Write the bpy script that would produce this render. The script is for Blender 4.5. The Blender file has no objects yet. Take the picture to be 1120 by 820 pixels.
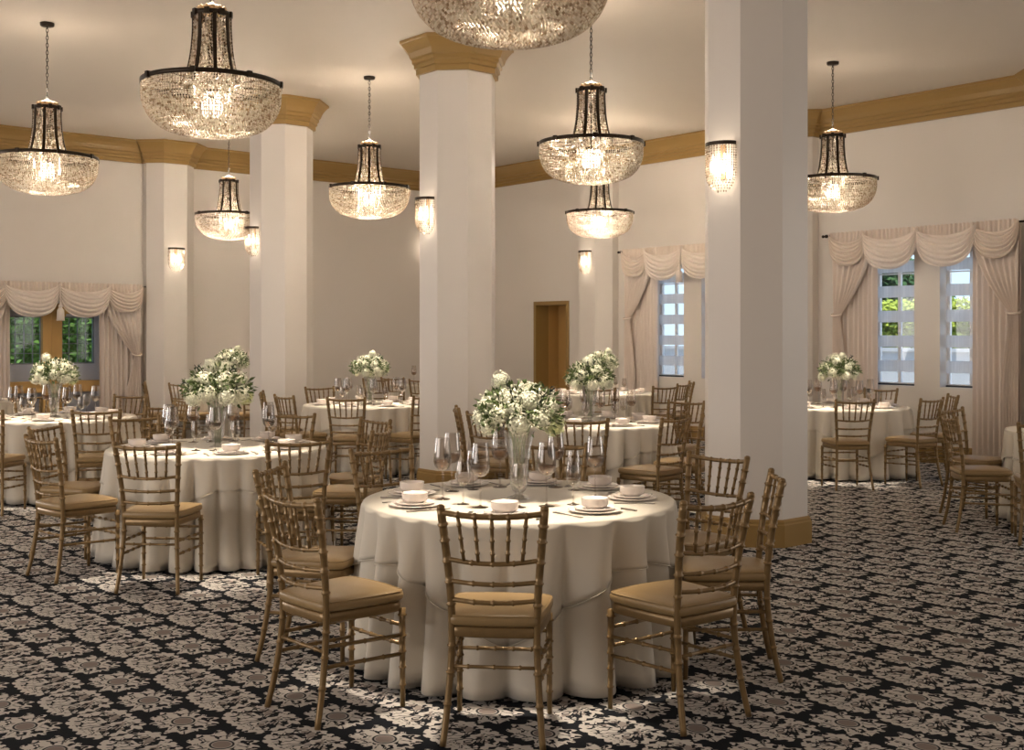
import bpy, bmesh, math, random
from math import sin, cos, pi, radians, sqrt, atan2, exp
from mathutils import Vector, Matrix

C = bpy.context.scene.collection
scene = bpy.context.scene

# ------------------------------------------------------------------ camera, world, exposure
PHI = radians(39.9)                 # the room's axes are turned by this against the view
CA, SA = cos(PHI), sin(PHI)
CAMH = 1.583
cam = bpy.data.cameras.new('camera'); cam.sensor_width = 36; cam.lens = 36*1262/1120
cam.shift_y = -44/1120; cam.clip_end = 200
co = bpy.data.objects.new('camera', cam); C.objects.link(co)
co.location = (0, 0, CAMH); co.rotation_euler = (pi/2, 0, 0)
scene.camera = co
vs = scene.view_settings
vs.view_transform = 'Standard'; vs.look = 'None'; vs.gamma = 1; vs.use_curve_mapping = False
vs.exposure = 0.38

LAMP_IN, LAMP_DOWN, LAMP_UP, SCONCE_W = 165, 72, 8, 2.8
DAY_FILL_W = 125
WARM = (1.0, 0.86, 0.69)

w = bpy.data.worlds.new('world'); scene.world = w; w.use_nodes = True
nt = w.node_tree; nt.nodes.clear()
wo = nt.nodes.new('ShaderNodeOutputWorld'); bg = nt.nodes.new('ShaderNodeBackground')
tc = nt.nodes.new('ShaderNodeTexCoord'); sx = nt.nodes.new('ShaderNodeSeparateXYZ')
cr = nt.nodes.new('ShaderNodeValToRGB')
cr.color_ramp.elements[0].color = (0.66, 0.83, 1.0, 1); cr.color_ramp.elements[0].position = 0.0
cr.color_ramp.elements[1].color = (0.28, 0.52, 0.95, 1); cr.color_ramp.elements[1].position = 0.5
nt.links.new(tc.outputs['Generated'], sx.inputs[0]); nt.links.new(sx.outputs['Z'], cr.inputs[0])
nt.links.new(cr.outputs[0], bg.inputs[0]); bg.inputs[1].default_value = 1.15
nt.links.new(bg.outputs[0], wo.inputs[0])
sun = bpy.data.lights.new('sun', 'SUN'); sun.energy = 5.5; sun.angle = radians(1); sun.color = (1, .95, .86)
so = bpy.data.objects.new('sun', sun); C.objects.link(so); so.rotation_euler = (radians(19), 0, radians(-8))

def loc2w(v, u, z=0.0):
    return Vector((CA*v - SA*u, SA*v + CA*u, z))

def area(name, v, u, z, tv, tu, tz, sxx, syy, e, col):
    l = bpy.data.lights.new(name, 'AREA'); l.shape = 'RECTANGLE'; l.size = sxx; l.size_y = syy
    l.energy = e; l.color = col
    o = bpy.data.objects.new(name, l); C.objects.link(o)
    p = loc2w(v, u, z); o.location = p
    o.rotation_euler = (loc2w(tv, tu, tz)-p).to_track_quat('-Z', 'Y').to_euler()
# unseen fill lights added in front of the two closed walls behind the camera
area('fill_rear', 4.5, -3.85, 2.3, 6.0, 12, 1.8, 11, 3.4, DAY_FILL_W*.22, (1, .93, .86))
area('fill_side', -5.85, 9.0, 2.3, 12, 11.0, 1.8, 12, 3.2, DAY_FILL_W*3.2, (1, .93, .88))
area('daylight_left', -1.0, 17.3, 1.7, 2.5, 4.0, 1.5, 6, 1.9, DAY_FILL_W*1.6, (1, .94, .90))

area('fill_right', 13.1, 1.2, 2.2, 4.0, 6.5, .0, 8, 2.8, DAY_FILL_W*1.4, (1, .94, .88))  # unseen fill added to brighten the right floor and the pillar's right face

# ------------------------------------------------------------------ node helpers and materials
def newmat(name):
    m = bpy.data.materials.new(name); m.use_nodes = True
    n = m.node_tree; n.nodes.clear()
    out = n.nodes.new('ShaderNodeOutputMaterial')
    return m, n, out

def pmat(name, col, rough=.5, metal=0., spec=.5, var=.0, vscale=8., bump=0., bscale=60., sheen=0., coat=0., stretch=(1, 1, 1), trans=0.):
    m, n, out = newmat(name)
    b = n.nodes.new('ShaderNodeBsdfPrincipled')
    b.inputs['Roughness'].default_value = rough; b.inputs['Metallic'].default_value = metal
    b.inputs['Specular IOR Level'].default_value = spec
    b.inputs['Sheen Weight'].default_value = sheen; b.inputs['Coat Weight'].default_value = coat
    t = n.nodes.new('ShaderNodeTexCoord'); mp = n.nodes.new('ShaderNodeMapping')
    mp.inputs['Scale'].default_value = stretch
    n.links.new(t.outputs['Object'], mp.inputs[0])
    ns = n.nodes.new('ShaderNodeTexNoise'); ns.inputs['Scale'].default_value = vscale; ns.inputs['Detail'].default_value = 3
    n.links.new(mp.outputs[0], ns.inputs['Vector'])
    mx = n.nodes.new('ShaderNodeMix'); mx.data_type = 'RGBA'
    mx.inputs['A'].default_value = tuple(c*(1-var) for c in col)+(1,)
    mx.inputs['B'].default_value = tuple(min(1, c*(1+var)) for c in col)+(1,)
    n.links.new(ns.outputs['Fac'], mx.inputs['Factor']); n.links.new(mx.outputs['Result'], b.inputs['Base Color'])
    if bump > 0:
        nb = n.nodes.new('ShaderNodeTexNoise'); nb.inputs['Scale'].default_value = bscale
        n.links.new(mp.outputs[0], nb.inputs['Vector'])
        bp = n.nodes.new('ShaderNodeBump'); bp.inputs['Strength'].default_value = bump; bp.inputs['Distance'].default_value = .01
        n.links.new(nb.outputs['Fac'], bp.inputs['Height']); n.links.new(bp.outputs[0], b.inputs['Normal'])
    if trans > 0:
        tr = n.nodes.new('ShaderNodeBsdfTranslucent'); tr.inputs[0].default_value = tuple(col)+(1,)
        ms = n.nodes.new('ShaderNodeMixShader'); ms.inputs[0].default_value = trans
        n.links.new(b.outputs[0], ms.inputs[1]); n.links.new(tr.outputs[0], ms.inputs[2]); n.links.new(ms.outputs[0], out.inputs[0])
    else:
        n.links.new(b.outputs[0], out.inputs[0])
    return m

def thin_glass(name, tint=(1, 1, 1), refl=.16, rough=.02, edge=.35):
    m, n, out = newmat(name)
    tr = n.nodes.new('ShaderNodeBsdfTransparent'); tr.inputs[0].default_value = tuple(tint)+(1,)
    gl = n.nodes.new('ShaderNodeBsdfGlossy'); gl.inputs['Roughness'].default_value = rough
    lw = n.nodes.new('ShaderNodeLayerWeight'); lw.inputs[0].default_value = edge
    mm = n.nodes.new('ShaderNodeMath'); mm.operation = 'MULTIPLY_ADD'
    mm.inputs[1].default_value = .75; mm.inputs[2].default_value = refl*.4
    n.links.new(lw.outputs['Facing'], mm.inputs[0])
    pw = n.nodes.new('ShaderNodeMath'); pw.operation = 'POWER'; pw.inputs[1].default_value = 1.6
    n.links.new(mm.outputs[0], pw.inputs[0])
    ms = n.nodes.new('ShaderNodeMixShader')
    n.links.new(pw.outputs[0], ms.inputs[0]); n.links.new(tr.outputs[0], ms.inputs[1]); n.links.new(gl.outputs[0], ms.inputs[2])
    n.links.new(ms.outputs[0], out.inputs[0])
    return m

def emit(name, col, s):
    m, n, out = newmat(name)
    e = n.nodes.new('ShaderNodeEmission'); e.inputs[0].default_value = tuple(col)+(1,); e.inputs[1].default_value = s
    n.links.new(e.outputs[0], out.inputs[0]); return m

def crystal(name):
    m, n, out = newmat(name)
    g = n.nodes.new('ShaderNodeNewGeometry')
    cr = n.nodes.new('ShaderNodeValToRGB'); e = cr.color_ramp.elements
    e[0].position = 0; e[0].color = (.36, .27, .19, 1); e[1].position = 1; e[1].color = (.88, .84, .76, 1)
    e2 = e.new(.35); e2.color = (.70, .62, .53, 1)
    n.links.new(g.outputs['Random Per Island'], cr.inputs[0])
    tr = n.nodes.new('ShaderNodeBsdfTransparent'); tr.inputs[0].default_value = (1, .97, .93, 1)
    tl = n.nodes.new('ShaderNodeBsdfTranslucent'); gl = n.nodes.new('ShaderNodeBsdfGlossy'); gl.inputs['Roughness'].default_value = .12
    n.links.new(cr.outputs[0], tl.inputs[0]); n.links.new(cr.outputs[0], gl.inputs[0])
    m1 = n.nodes.new('ShaderNodeMixShader'); m1.inputs[0].default_value = .33
    m2 = n.nodes.new('ShaderNodeMixShader'); m2.inputs[0].default_value = .80
    n.links.new(tl.outputs[0], m1.inputs[1]); n.links.new(gl.outputs[0], m1.inputs[2])
    n.links.new(tr.outputs[0], m2.inputs[1]); n.links.new(m1.outputs[0], m2.inputs[2]); n.links.new(m2.outputs[0], out.inputs[0])
    return m

class NG:                                  # tiny expression helper over math nodes
    def __init__(s, n): s.n = n
    def m(s, op, *a):
        nd = s.n.nodes.new('ShaderNodeMath'); nd.operation = op
        for i, x in enumerate(a):
            if isinstance(x, (int, float)): nd.inputs[i].default_value = x
            else: s.n.links.new(x, nd.inputs[i])
        return nd.outputs[0]
    def noise(s, x, y, z, scale, detail=1.5, dist=0.):
        cb = s.n.nodes.new('ShaderNodeCombineXYZ')
        for i, q in enumerate((x, y, z)):
            if isinstance(q, (int, float)): cb.inputs[i].default_value = q
            else: s.n.links.new(q, cb.inputs[i])
        t = s.n.nodes.new('ShaderNodeTexNoise'); t.inputs['Scale'].default_value = scale; t.inputs['Detail'].default_value = detail
        t.inputs['Distortion'].default_value = dist
        s.n.links.new(cb.outputs[0], t.inputs['Vector']); return t.outputs['Fac']
    def step(s, a, b, soft=.02):            # 1 where a < b
        d = s.m('SUBTRACT', b, a); d = s.m('DIVIDE', d, soft); d = s.m('ADD', d, .5)
        nd = s.n.nodes.new('ShaderNodeClamp'); s.n.links.new(d, nd.inputs[0]); return nd.outputs[0]
    def mix(s, f, a, b):
        mx = s.n.nodes.new('ShaderNodeMix'); mx.data_type = 'RGBA'
        if isinstance(f, (int, float)): mx.inputs['Factor'].default_value = f
        else: s.n.links.new(f, mx.inputs['Factor'])
        for k, q in (('A', a), ('B', b)):
            if isinstance(q, tuple): mx.inputs[k].default_value = q+(1,)
            else: s.n.links.new(q, mx.inputs[k])
        return mx.outputs['Result']

def carpet():
    m, n, out = newmat('carpet_pattern'); g = NG(n)
    t = n.nodes.new('ShaderNodeTexCoord'); s = n.nodes.new('ShaderNodeSeparateXYZ'); n.links.new(t.outputs['Object'], s.inputs[0])
    v, u = s.outputs[0], s.outputs[1]
    PU, PV = .352, .517
    def local(du, dv):
        a = g.m('DIVIDE', g.m('SUBTRACT', u, 2.733+du-20*PU), PU); b = g.m('DIVIDE', g.m('SUBTRACT', v, 2.0+dv-40*PV), PV)
        a = g.m('SUBTRACT', g.m('FRACT', g.m('ADD', a, .5)), .5); b = g.m('SUBTRACT', g.m('FRACT', g.m('ADD', b, .5)), .5)
        return g.m('MULTIPLY', a, PU), g.m('MULTIPLY', b, PV)
    # flower
    x, y = local(0, 0)
    r = g.m('SQRT', g.m('ADD', g.m('MULTIPLY', x, x), g.m('MULTIPLY', g.m('MULTIPLY', y, y), 1.25)))
    th = g.m('ARCTAN2', y, x)
    nz = g.noise(x, y, 3.1, 17, 2.5)
    rag = g.m('ADD', g.m('MULTIPLY', g.m('SINE', g.m('MULTIPLY', th, 12)), .017), g.m('MULTIPLY', g.m('SUBTRACT', nz, .5), .12))
    rA = g.m('POWER', g.m('ADD', g.m('POWER', g.m('ABSOLUTE', g.m('DIVIDE', x, .158)), 3.0), g.m('POWER', g.m('ABSOLUTE', g.m('DIVIDE', y, .118)), 3.0)), 1/3.0)
    outer = g.step(g.m('ADD', rA, g.m('MULTIPLY', rag, 5.5)), .90, .03)
    ringi = g.m('MULTIPLY', g.step(.043, r, .005), g.step(r, .053, .005))
    pet = g.step(g.m('ABSOLUTE', g.m('SINE', g.m('ADD', g.m('MULTIPLY', th, 5.5), g.m('MULTIPLY', nz, 4)))), .24, .08)
    pet = g.m('MULTIPLY', pet, g.m('MULTIPLY', g.step(.066, r, .006), g.step(r, .118, .006)))
    nz2 = g.noise(x, y, 9.4, 30, 1.5, .8)
    scr = g.m('MULTIPLY', g.step(.55, nz2, .03), g.step(.062, r, .006))
    darkA = g.m('MAXIMUM', g.m('MAXIMUM', ringi, g.m('MULTIPLY', pet, .85)), scr)
    cen = g.step(r, .04, .006)
    # oval scroll
    x2, y2 = local(PU/2, PV/2)
    r2 = g.m('POWER', g.m('ADD', g.m('POWER', g.m('ABSOLUTE', g.m('DIVIDE', x2, .170)), 3.2), g.m('POWER', g.m('ABSOLUTE', g.m('DIVIDE', y2, .128)), 3.2)), 1/3.2)
    th2 = g.m('ARCTAN2', y2, x2)
    nb = g.noise(x2, y2, 5.7, 16, 2)
    rag2 = g.m('ADD', g.m('MULTIPLY', g.m('ABSOLUTE', g.m('SINE', g.m('MULTIPLY', th2, 9))), -.11), g.m('MULTIPLY', g.m('SUBTRACT', nb, .5), .32))
    outer2 = g.step(g.m('ADD', r2, rag2), .93, .025)
    nc = g.noise(x2, y2, 1.3, 15, 1, .9)
    line = g.step(g.m('ABSOLUTE', g.m('SUBTRACT', g.m('FRACT', g.m('MULTIPLY', nc, 5)), .5)), .15, .05)
    line = g.m('MULTIPLY', line, g.step(r2, .80, .05))
    dots = g.m('MULTIPLY', g.step(.59, g.noise(x2, y2, 7.7, 36, 1), .03), g.step(.5, r2, .05))
    darkB = g.m('MAXIMUM', line, dots)
    taupeB = g.m('MULTIPLY', g.step(g.noise(x2, y2, 2.2, 18, 1), .47, .02), g.step(r2, .7, .05))
    bgc = (.0075, .0095, .014); lt = (.60, .56, .52); tp = (.25, .205, .185)
    cA = g.mix(cen, lt, tp); cA = g.mix(darkA, cA, bgc)
    cB = g.mix(g.m('MULTIPLY', taupeB, .8), lt, tp); cB = g.mix(darkB, cB, bgc)
    col = g.mix(outer, bgc, cA); col = g.mix(outer2, col, cB)
    fib = g.noise(u, v, 0., 420, 1)
    col = g.mix(g.m('MULTIPLY', fib, .10), col, (.10, .095, .09))
    b = n.nodes.new('ShaderNodeBsdfPrincipled'); b.inputs['Roughness'].default_value = .95; b.inputs['Specular IOR Level'].default_value = .1
    n.links.new(col, b.inputs['Base Color'])
    bp = n.nodes.new('ShaderNodeBump'); bp.inputs['Strength'].default_value = .3; bp.inputs['Distance'].default_value = .004
    n.links.new(fib, bp.inputs['Height']); n.links.new(bp.outputs[0], b.inputs['Normal'])
    n.links.new(b.outputs[0], out.inputs[0]); return m

M = dict(
    wall=pmat('wall_paint', (.77, .715, .655), .40, spec=.4, var=.01, vscale=2, bump=.03, bscale=30),
    ceil=pmat('ceiling_paint', (.68, .61, .525), .6, spec=.25, var=.01),
    wood=pmat('honey_wood', (.33, .205, .068), .38, spec=.4, var=.015, vscale=5, stretch=(1, 1, 6)),
    door=pmat('door_wood', (.52, .32, .11), .45, spec=.4, var=.05, vscale=3, stretch=(6, 6, 1)),
    cloth=pmat('table_linen', (.66, .605, .515), .8, spec=.2, var=.012, vscale=5, bump=.05, bscale=500, sheen=.15),
    curtain=pmat('drape_fabric', (.90, .80, .72), .75, spec=.2, var=.02, vscale=6, sheen=.2, trans=.10),
    curtain2=pmat('header_fabric', (.80, .69, .60), .8, spec=.2, var=.03, vscale=9, sheen=.2),
    gold=pmat('bamboo_gold', (.245, .156, .066), .30, metal=.35, spec=.5, var=.14, vscale=40),
    seat=pmat('seat_vinyl', (.31, .205, .092), .36, spec=.45, var=.03, vscale=14, bump=.04, bscale=300),
    china=pmat('white_china', (.80, .72, .66), .25, spec=.5, var=.005),
    bronze=pmat('dark_bronze', (.035, .024, .016), .35, metal=.7, var=.2, vscale=30),
    brass=pmat('pale_brass', (.72, .48, .27), .35, metal=.6, var=.1, vscale=30),
    steel=pmat('cutlery_steel', (.30, .27, .24), .28, metal=.9, var=.05, vscale=20),
    petal=pmat('white_petal', (.70, .695, .57), .6, spec=.2, var=.05, vscale=40, trans=.15),
    petal2=pmat('lime_petal', (.68, .71, .42), .6, spec=.2, var=.08, vscale=40, trans=.15),
    leaf=pmat('leaf_green', (.085, .12, .038), .5, spec=.4, var=.25, vscale=25, trans=.1),
    stem=pmat('pale_stem', (.30, .34, .22), .5, var=.1),
    leafd=pmat('leaf_dark', (.022, .035, .018), .5, spec=.4, var=.25, vscale=25),
    tree=pmat('tree_leaves', (.11, .22, .035), .6, spec=.2, var=.35, vscale=3, trans=.15),
    treed=pmat('dark_tree_leaves', (.05, .11, .035), .6, spec=.2, var=.35, vscale=3, trans=.1),
    hedge=pmat('yellow_hedge_leaves', (.36, .42, .06), .6, spec=.2, var=.25, vscale=3, trans=.15),
    bark=pmat('bark', (.09, .06, .04), .9, var=.3, vscale=20, bump=.3),
    pave=pmat('pale_paving', (.52, .50, .48), .8, var=.08, vscale=3),
    gwall=pmat('garden_wall_render', (.40, .40, .40), .85, var=.1, vscale=4),
    slate=pmat('slate_blue_paint', (.60, .58, .66), .6, spec=.3, var=.04, vscale=3),
    frame=pmat('white_window_paint', (.78, .77, .76), .4, var=.01),
    lead=pmat('window_lead', (.22, .22, .22), .5, metal=.2, var=.1),
    dark=pmat('dark_sill_metal', (.025, .025, .028), .5, var=.1),
    blind=pmat('grey_blind_fabric', (.74, .73, .73), .8, var=.38, vscale=7, stretch=(5, 5, .05), trans=.5),
    glass=thin_glass('drinking_glass', (.93, .91, .89), .22, .02, .42), foot=thin_glass('dark_tinted_glass', (.62, .57, .52), .30, .03, .42),  # the foot disc has a darker tint than the bowl and stem
    vase=thin_glass('cut_glass', (.88, .88, .87), .60, .16, .5),
    pane=thin_glass('window_glass', (.96, .98, .98), .10),
    wine=thin_glass('rose_wine', (.80, .68, .58), .30, .05),
    water=thin_glass('water', (.93, .92, .90), .2, .05),
    bulb=emit('lit_bulb', (1, .84, .62), 5), sbulb=emit('lit_sconce_bulb', (1, .88, .70), 2.2),
    crys=crystal('crystal_beads'), carpet=carpet())

# ------------------------------------------------------------------ mesh helpers
def obj(name, bm, m, parent=None, smooth=True, loc=None, rotz=None, kind=None):
    bmesh.ops.recalc_face_normals(bm, faces=bm.faces)
    me = bpy.data.meshes.new(name); bm.to_mesh(me); bm.free()
    if smooth is True or smooth is False:
        for p in me.polygons: p.use_smooth = bool(smooth)
    me.materials.append(m)
    o = bpy.data.objects.new(name, me); C.objects.link(o)
    if parent: o.parent = parent
    if loc is not None: o.location = loc
    if rotz is not None: o.rotation_euler = (0, 0, rotz)
    if kind: o['kind'] = kind
    return o

def tag(o, label, cat, group=None):
    o['label'] = label; o['category'] = cat
    if group: o['group'] = group
    return o

def thing(name, label, cat, loc=(0, 0, 0), rotz=0, group=None):
    o = bpy.data.objects.new(name, None); C.objects.link(o); o.empty_display_size = .1
    o.location = loc; o.rotation_euler = (0, 0, rotz)
    if label: tag(o, label, cat, group)
    return o

def kids(o): return [c for c in bpy.data.objects if c.parent == o]
TREE = {}
def freeze(root):
    def rec(o): return [(c, rec(c)) for c in kids(o)]
    TREE[root.name] = rec(root); return root
USED = set()
def place(root, label, loc, rotz=0, group=None, cat=None, scale=None):
    """first placement moves the prototype itself, later ones copy it and its parts"""
    if root.name not in USED:
        USED.add(root.name); r = root
    else:
        r = root.copy(); C.objects.link(r)
        def rec(lst, par):
            for c, sub in lst:
                d = c.copy(); C.objects.link(d); d.parent = par; rec(sub, d)
        rec(TREE.get(root.name, []), r)
    r.location = loc; r.rotation_euler = (0, 0, rotz)
    if scale: r.scale = scale
    r['label'] = label
    if cat: r['category'] = cat
    if group: r['group'] = group
    return r

def box(bm, x0, x1, y0, y1, z0, z1):
    v = [bm.verts.new((x, y, z)) for x in (x0, x1) for y in (y0, y1) for z in (z0, z1)]
    for f in ((0, 1, 3, 2), (4, 6, 7, 5), (0, 4, 5, 1), (2, 3, 7, 6), (0, 2, 6, 4), (1, 5, 7, 3)):
        bm.faces.new([v[i] for i in f])

def prism(bm, poly, z0, z1):
    a = [bm.verts.new((x, y, z0)) for x, y in poly]; b = [bm.verts.new((x, y, z1)) for x, y in poly]
    n = len(poly)
    for i in range(n): bm.faces.new((a[i], a[(i+1) % n], b[(i+1) % n], b[i]))
    bm.faces.new(a[::-1]); bm.faces.new(b)

def lathe(bm, prof, n=24, cx=0, cy=0, z=0, close=False):
    rings = []
    for r, h in prof:
        if r < 1e-5: rings.append([bm.verts.new((cx, cy, z+h))])
        else: rings.append([bm.verts.new((cx+r*cos(2*pi*i/n), cy+r*sin(2*pi*i/n), z+h)) for i in range(n)])
    for a, b in zip(rings[:-1], rings[1:]):
        for i in range(n):
            j = (i+1) % n
            if len(a) == 1 and len(b) == 1: continue
            if len(a) == 1: bm.faces.new((a[0], b[i], b[j]))
            elif len(b) == 1: bm.faces.new((a[i], a[j], b[0]))
            else: bm.faces.new((a[i], a[j], b[j], b[i]))
    if close:
        if len(rings[0]) > 1: bm.faces.new(rings[0][::-1])
        if len(rings[-1]) > 1: bm.faces.new(rings[-1])

def tube(bm, pts, radii, n=8, caps=True):
    pts = [Vector(p) for p in pts]
    if isinstance(radii, (int, float)): radii = [radii]*len(pts)
    prev = None; rings = []
    for i, p in enumerate(pts):
        d = (pts[min(i+1, len(pts)-1)]-pts[max(i-1, 0)]).normalized()
        if prev is None:
            a = d.orthogonal().normalized()
        else:
            a = (prev - d*prev.dot(d)).normalized()
        prev = a; b = d.cross(a)
        rings.append([bm.verts.new(p+(a*cos(2*pi*k/n)+b*sin(2*pi*k/n))*radii[i]) for k in range(n)])
    for r0, r1 in zip(rings[:-1], rings[1:]):
        for k in range(n): bm.faces.new((r0[k], r0[(k+1) % n], r1[(k+1) % n], r1[k]))
    if caps: bm.faces.new(rings[0][::-1]); bm.faces.new(rings[-1])

def bez(pts, m=8):
    """Catmull-Rom through the points"""
    P = [Vector(p) for p in pts]; P = [2*P[0]-P[1]]+P+[2*P[-1]-P[-2]]; out = []
    for i in range(1, len(P)-2):
        for k in range(m):
            t = k/m
            out.append(.5*((2*P[i])+(P[i+1]-P[i-1])*t+(2*P[i-1]-5*P[i]+4*P[i+1]-P[i+2])*t*t+(-P[i-1]+3*P[i]-3*P[i+1]+P[i+2])*t**3))
    out.append(P[-2]); return out

def bamboo(bm, pts, r, nodes, r1=None, n=8, knob=0.30):
    """tube with raised bamboo joints at fractions of its length"""
    pts = bez(pts, 6) if len(pts) > 2 else [Vector(pts[0]), Vector(pts[1])]
    L = [0]
    for a, b in zip(pts[:-1], pts[1:]): L.append(L[-1]+(b-a).length)
    T = L[-1]; r1 = r if r1 is None else r1
    def at(s):
        s = max(0, min(T, s))
        for i in range(len(L)-1):
            if s <= L[i+1]+1e-9:
                return pts[i].lerp(pts[i+1], (s-L[i])/max(1e-9, L[i+1]-L[i]))
        return pts[-1]
    ss = {0.0: 1., T: 1.}
    for l in L: ss.setdefault(l, 1.)
    hw = .006
    for f in nodes:
        c = f*T
        for k in list(ss):
            if 0 < k < T and abs(k-c) < hw*1.6: del ss[k]
        ss[c-hw] = 1.; ss[c-hw*.45] = 1+knob; ss[c+hw*.45] = 1+knob; ss[c+hw] = 1.
    ks = sorted(k for k in ss if 0 <= k <= T)
    tube(bm, [at(k) for k in ks], [(r+(r1-r)*k/T)*ss[k] for k in ks], n)

def grid(bm, F, nu, nv, closed_u=False):
    V = [[bm.verts.new(F(i/nu, j/nv)) for i in range(nu if closed_u else nu+1)] for j in range(nv+1)]
    for j in range(nv):
        for i in range(nu):
            k = (i+1) % nu if closed_u else i+1
            bm.faces.new((V[j][i], V[j][k], V[j+1][k], V[j+1][i]))

def sweep(bm, poly, prof, closed=True):
    """sweep a (offset, z) profile along a plan polyline; the offset goes to the left of travel"""
    n = len(poly); P = [Vector(p) for p in poly]; rings = []
    for i in range(n):
        if closed or 0 < i < n-1:
            d0 = (P[i]-P[i-1]).normalized(); d1 = (P[(i+1) % n]-P[i]).normalized()
        elif i == 0: d0 = d1 = (P[1]-P[0]).normalized()
        else: d0 = d1 = (P[-1]-P[-2]).normalized()
        n0 = Vector((-d0.y, d0.x)); n1 = Vector((-d1.y, d1.x)); mt = (n0+n1); mt = mt/max(.2, mt.dot(n0))
        rings.append([bm.verts.new((P[i].x+mt.x*d, P[i].y+mt.y*d, z)) for d, z in prof])
    for i in range(n if closed else n-1):
        a, b = rings[i], rings[(i+1) % n]
        for k in range(len(prof)-1): bm.faces.new((a[k], b[k], b[k+1], a[k+1]))
    if not closed: bm.faces.new(rings[0]); bm.faces.new(rings[-1][::-1])

# ------------------------------------------------------------------ the room (built in room axes: x = v, y = u, turned by PHI)
UW, VW, UN, VN, CH = 17.6, 13.27, -4.0, -6.0, 4.60
def rstruct(name, bm, m, smooth=False, parent=None):
    o = obj(name, bm, m, parent, smooth)
    if not parent: o.rotation_euler = (0, 0, PHI); o['kind'] = 'structure'
    return o
bm = bmesh.new(); box(bm, VN, VW, UN, UW, -.12, 0); rstruct('floor', bm, M['carpet'])
bm = bmesh.new(); box(bm, VN-.3, VW+.3, UN-.3, UW+.3, CH, CH+.15); rstruct('ceiling', bm, M['ceil'])

def wall(name, axis, base, th, a0, a1, holes, m=M['wall']):
    """axis 'u': the wall runs along u at v=base; axis 'v': it runs along v at u=base; holes (a0, a1, z0, z1)"""
    bm = bmesh.new()
    xs = sorted({a0, a1}|{h[0] for h in holes}|{h[1] for h in holes}); zs = sorted({0., CH}|{h[2] for h in holes}|{h[3] for h in holes})
    for i in range(len(xs)-1):
        run = None
        for k in range(len(zs)-1):
            cx, cz = (xs[i]+xs[i+1])/2, (zs[k]+zs[k+1])/2
            hole = any(h[0] < cx < h[1] and h[2] < cz < h[3] for h in holes)
            if not hole and run is None: run = zs[k]
            if run is not None and (hole or k == len(zs)-2):
                top = zs[k] if hole else zs[k+1]
                if axis == 'u': box(bm, base, base+th, xs[i], xs[i+1], run, top)
                else: box(bm, xs[i], xs[i+1], base, base+th, run, top)
                run = None
    return rstruct(name, bm, m)
WC = (7.76, 11.62)                                   # centres of the two window groups in the right wall
RH = []
for c in WC:
    RH += [(c+.175, c+.81, .93, 2.66), (c-.81, c-.175, .93, 2.66)]
RH.append((14.42, 15.20, 0., 2.10))
wall('wall_right', 'u', VW, .26, UN-.3, UW+.3, RH)
LC = 5.80                                            # centre of the window group in the left wall
wall('wall_left', 'v', UW, .20, VN-.3, VW, [(LC-1.05, LC+1.05, 0.0, 2.05)])
wall('wall_rear', 'v', UN-.3, .3, VN-.3, VW, [])
wall('wall_side', 'u', VN-.3, .3, UN, UW, [])

def bay(c, wall_pos, half=.19, cham=.2, side=.135, axis='u'):
    """plan of an engaged pier; returns points in order of decreasing/increasing run"""
    a = half+cham; d0 = wall_pos; d1 = wall_pos-side; d2 = wall_pos-side-cham
    return [(c-a, d0), (c-a, d1), (c-half, d2), (c+half, d2), (c+a, d1), (c+a, d0)]
PR = [13.58, 9.76, 5.94, 2.10]; PL = [7.56, 3.66]
pierR = {c: bay(c, VW) for c in PR}; pierL = {c: bay(c, UW) for c in PL}
# corner pier: an octagon part hidden behind the middle pillar
crown_line = [(VN, UW)]
for c in sorted(PL): crown_line += pierL[c]
crown_line += [(12.75, UW), (12.75, UW-.30), (12.95, UW-.5), (VW, UW-.5)]
for c in sorted(PR, reverse=True): crown_line += [(d, a) for a, d in reversed(pierR[c])]
crown_line += [(VW, UN)]
crown_line = crown_line[::-1]
CROWN = [(0, CH-.34), (.035, CH-.34), (.035, CH-.285), (.055, CH-.275), (.055, CH-.24), (.075, CH-.225), (.075, CH-.19), (.095, CH-.175),
         (.115, CH-.12), (.145, CH-.075), (.18, CH-.035), (.195, CH-.03), (.195, CH-.001), (0, CH-.001)]
BASE = [(0, .001), (.03, .001), (.03, .165), (.022, .175), (.022, .19), (.010, .205), (0, .205)]
bm = bmesh.new(); sweep(bm, crown_line, CROWN, False); rstruct('trim_1', bm, M['wood'])
def clip_poly(line, test): return [p for p in line if test(p)]
rl = [p for p in crown_line if p[1] < UW-.4 and p[0] > 12]     # right side run
i0 = [p for p in rl if p[1] < 14.3]; i1 = [p for p in rl if p[1] > 15.3]
bm = bmesh.new(); sweep(bm, i0+[(VW, 14.34)], BASE, False); sweep(bm, [(VW, 15.28)]+i1, BASE, False); rstruct('baseboard_right', bm, M['wood'])
ll = [p for p in crown_line if p[1] > UW-.45 and p[0] < 12.8]
lA = [p for p in ll if p[0] > LC+1.1]; lB = [p for p in ll if p[0] < LC-1.1]
bm = bmesh.new(); sweep(bm, lA+[(LC+1.12, UW)], BASE, False); sweep(bm, [(LC-1.12, UW)]+lB, BASE, False); rstruct('baseboard_left', bm, M['wood'])

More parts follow.
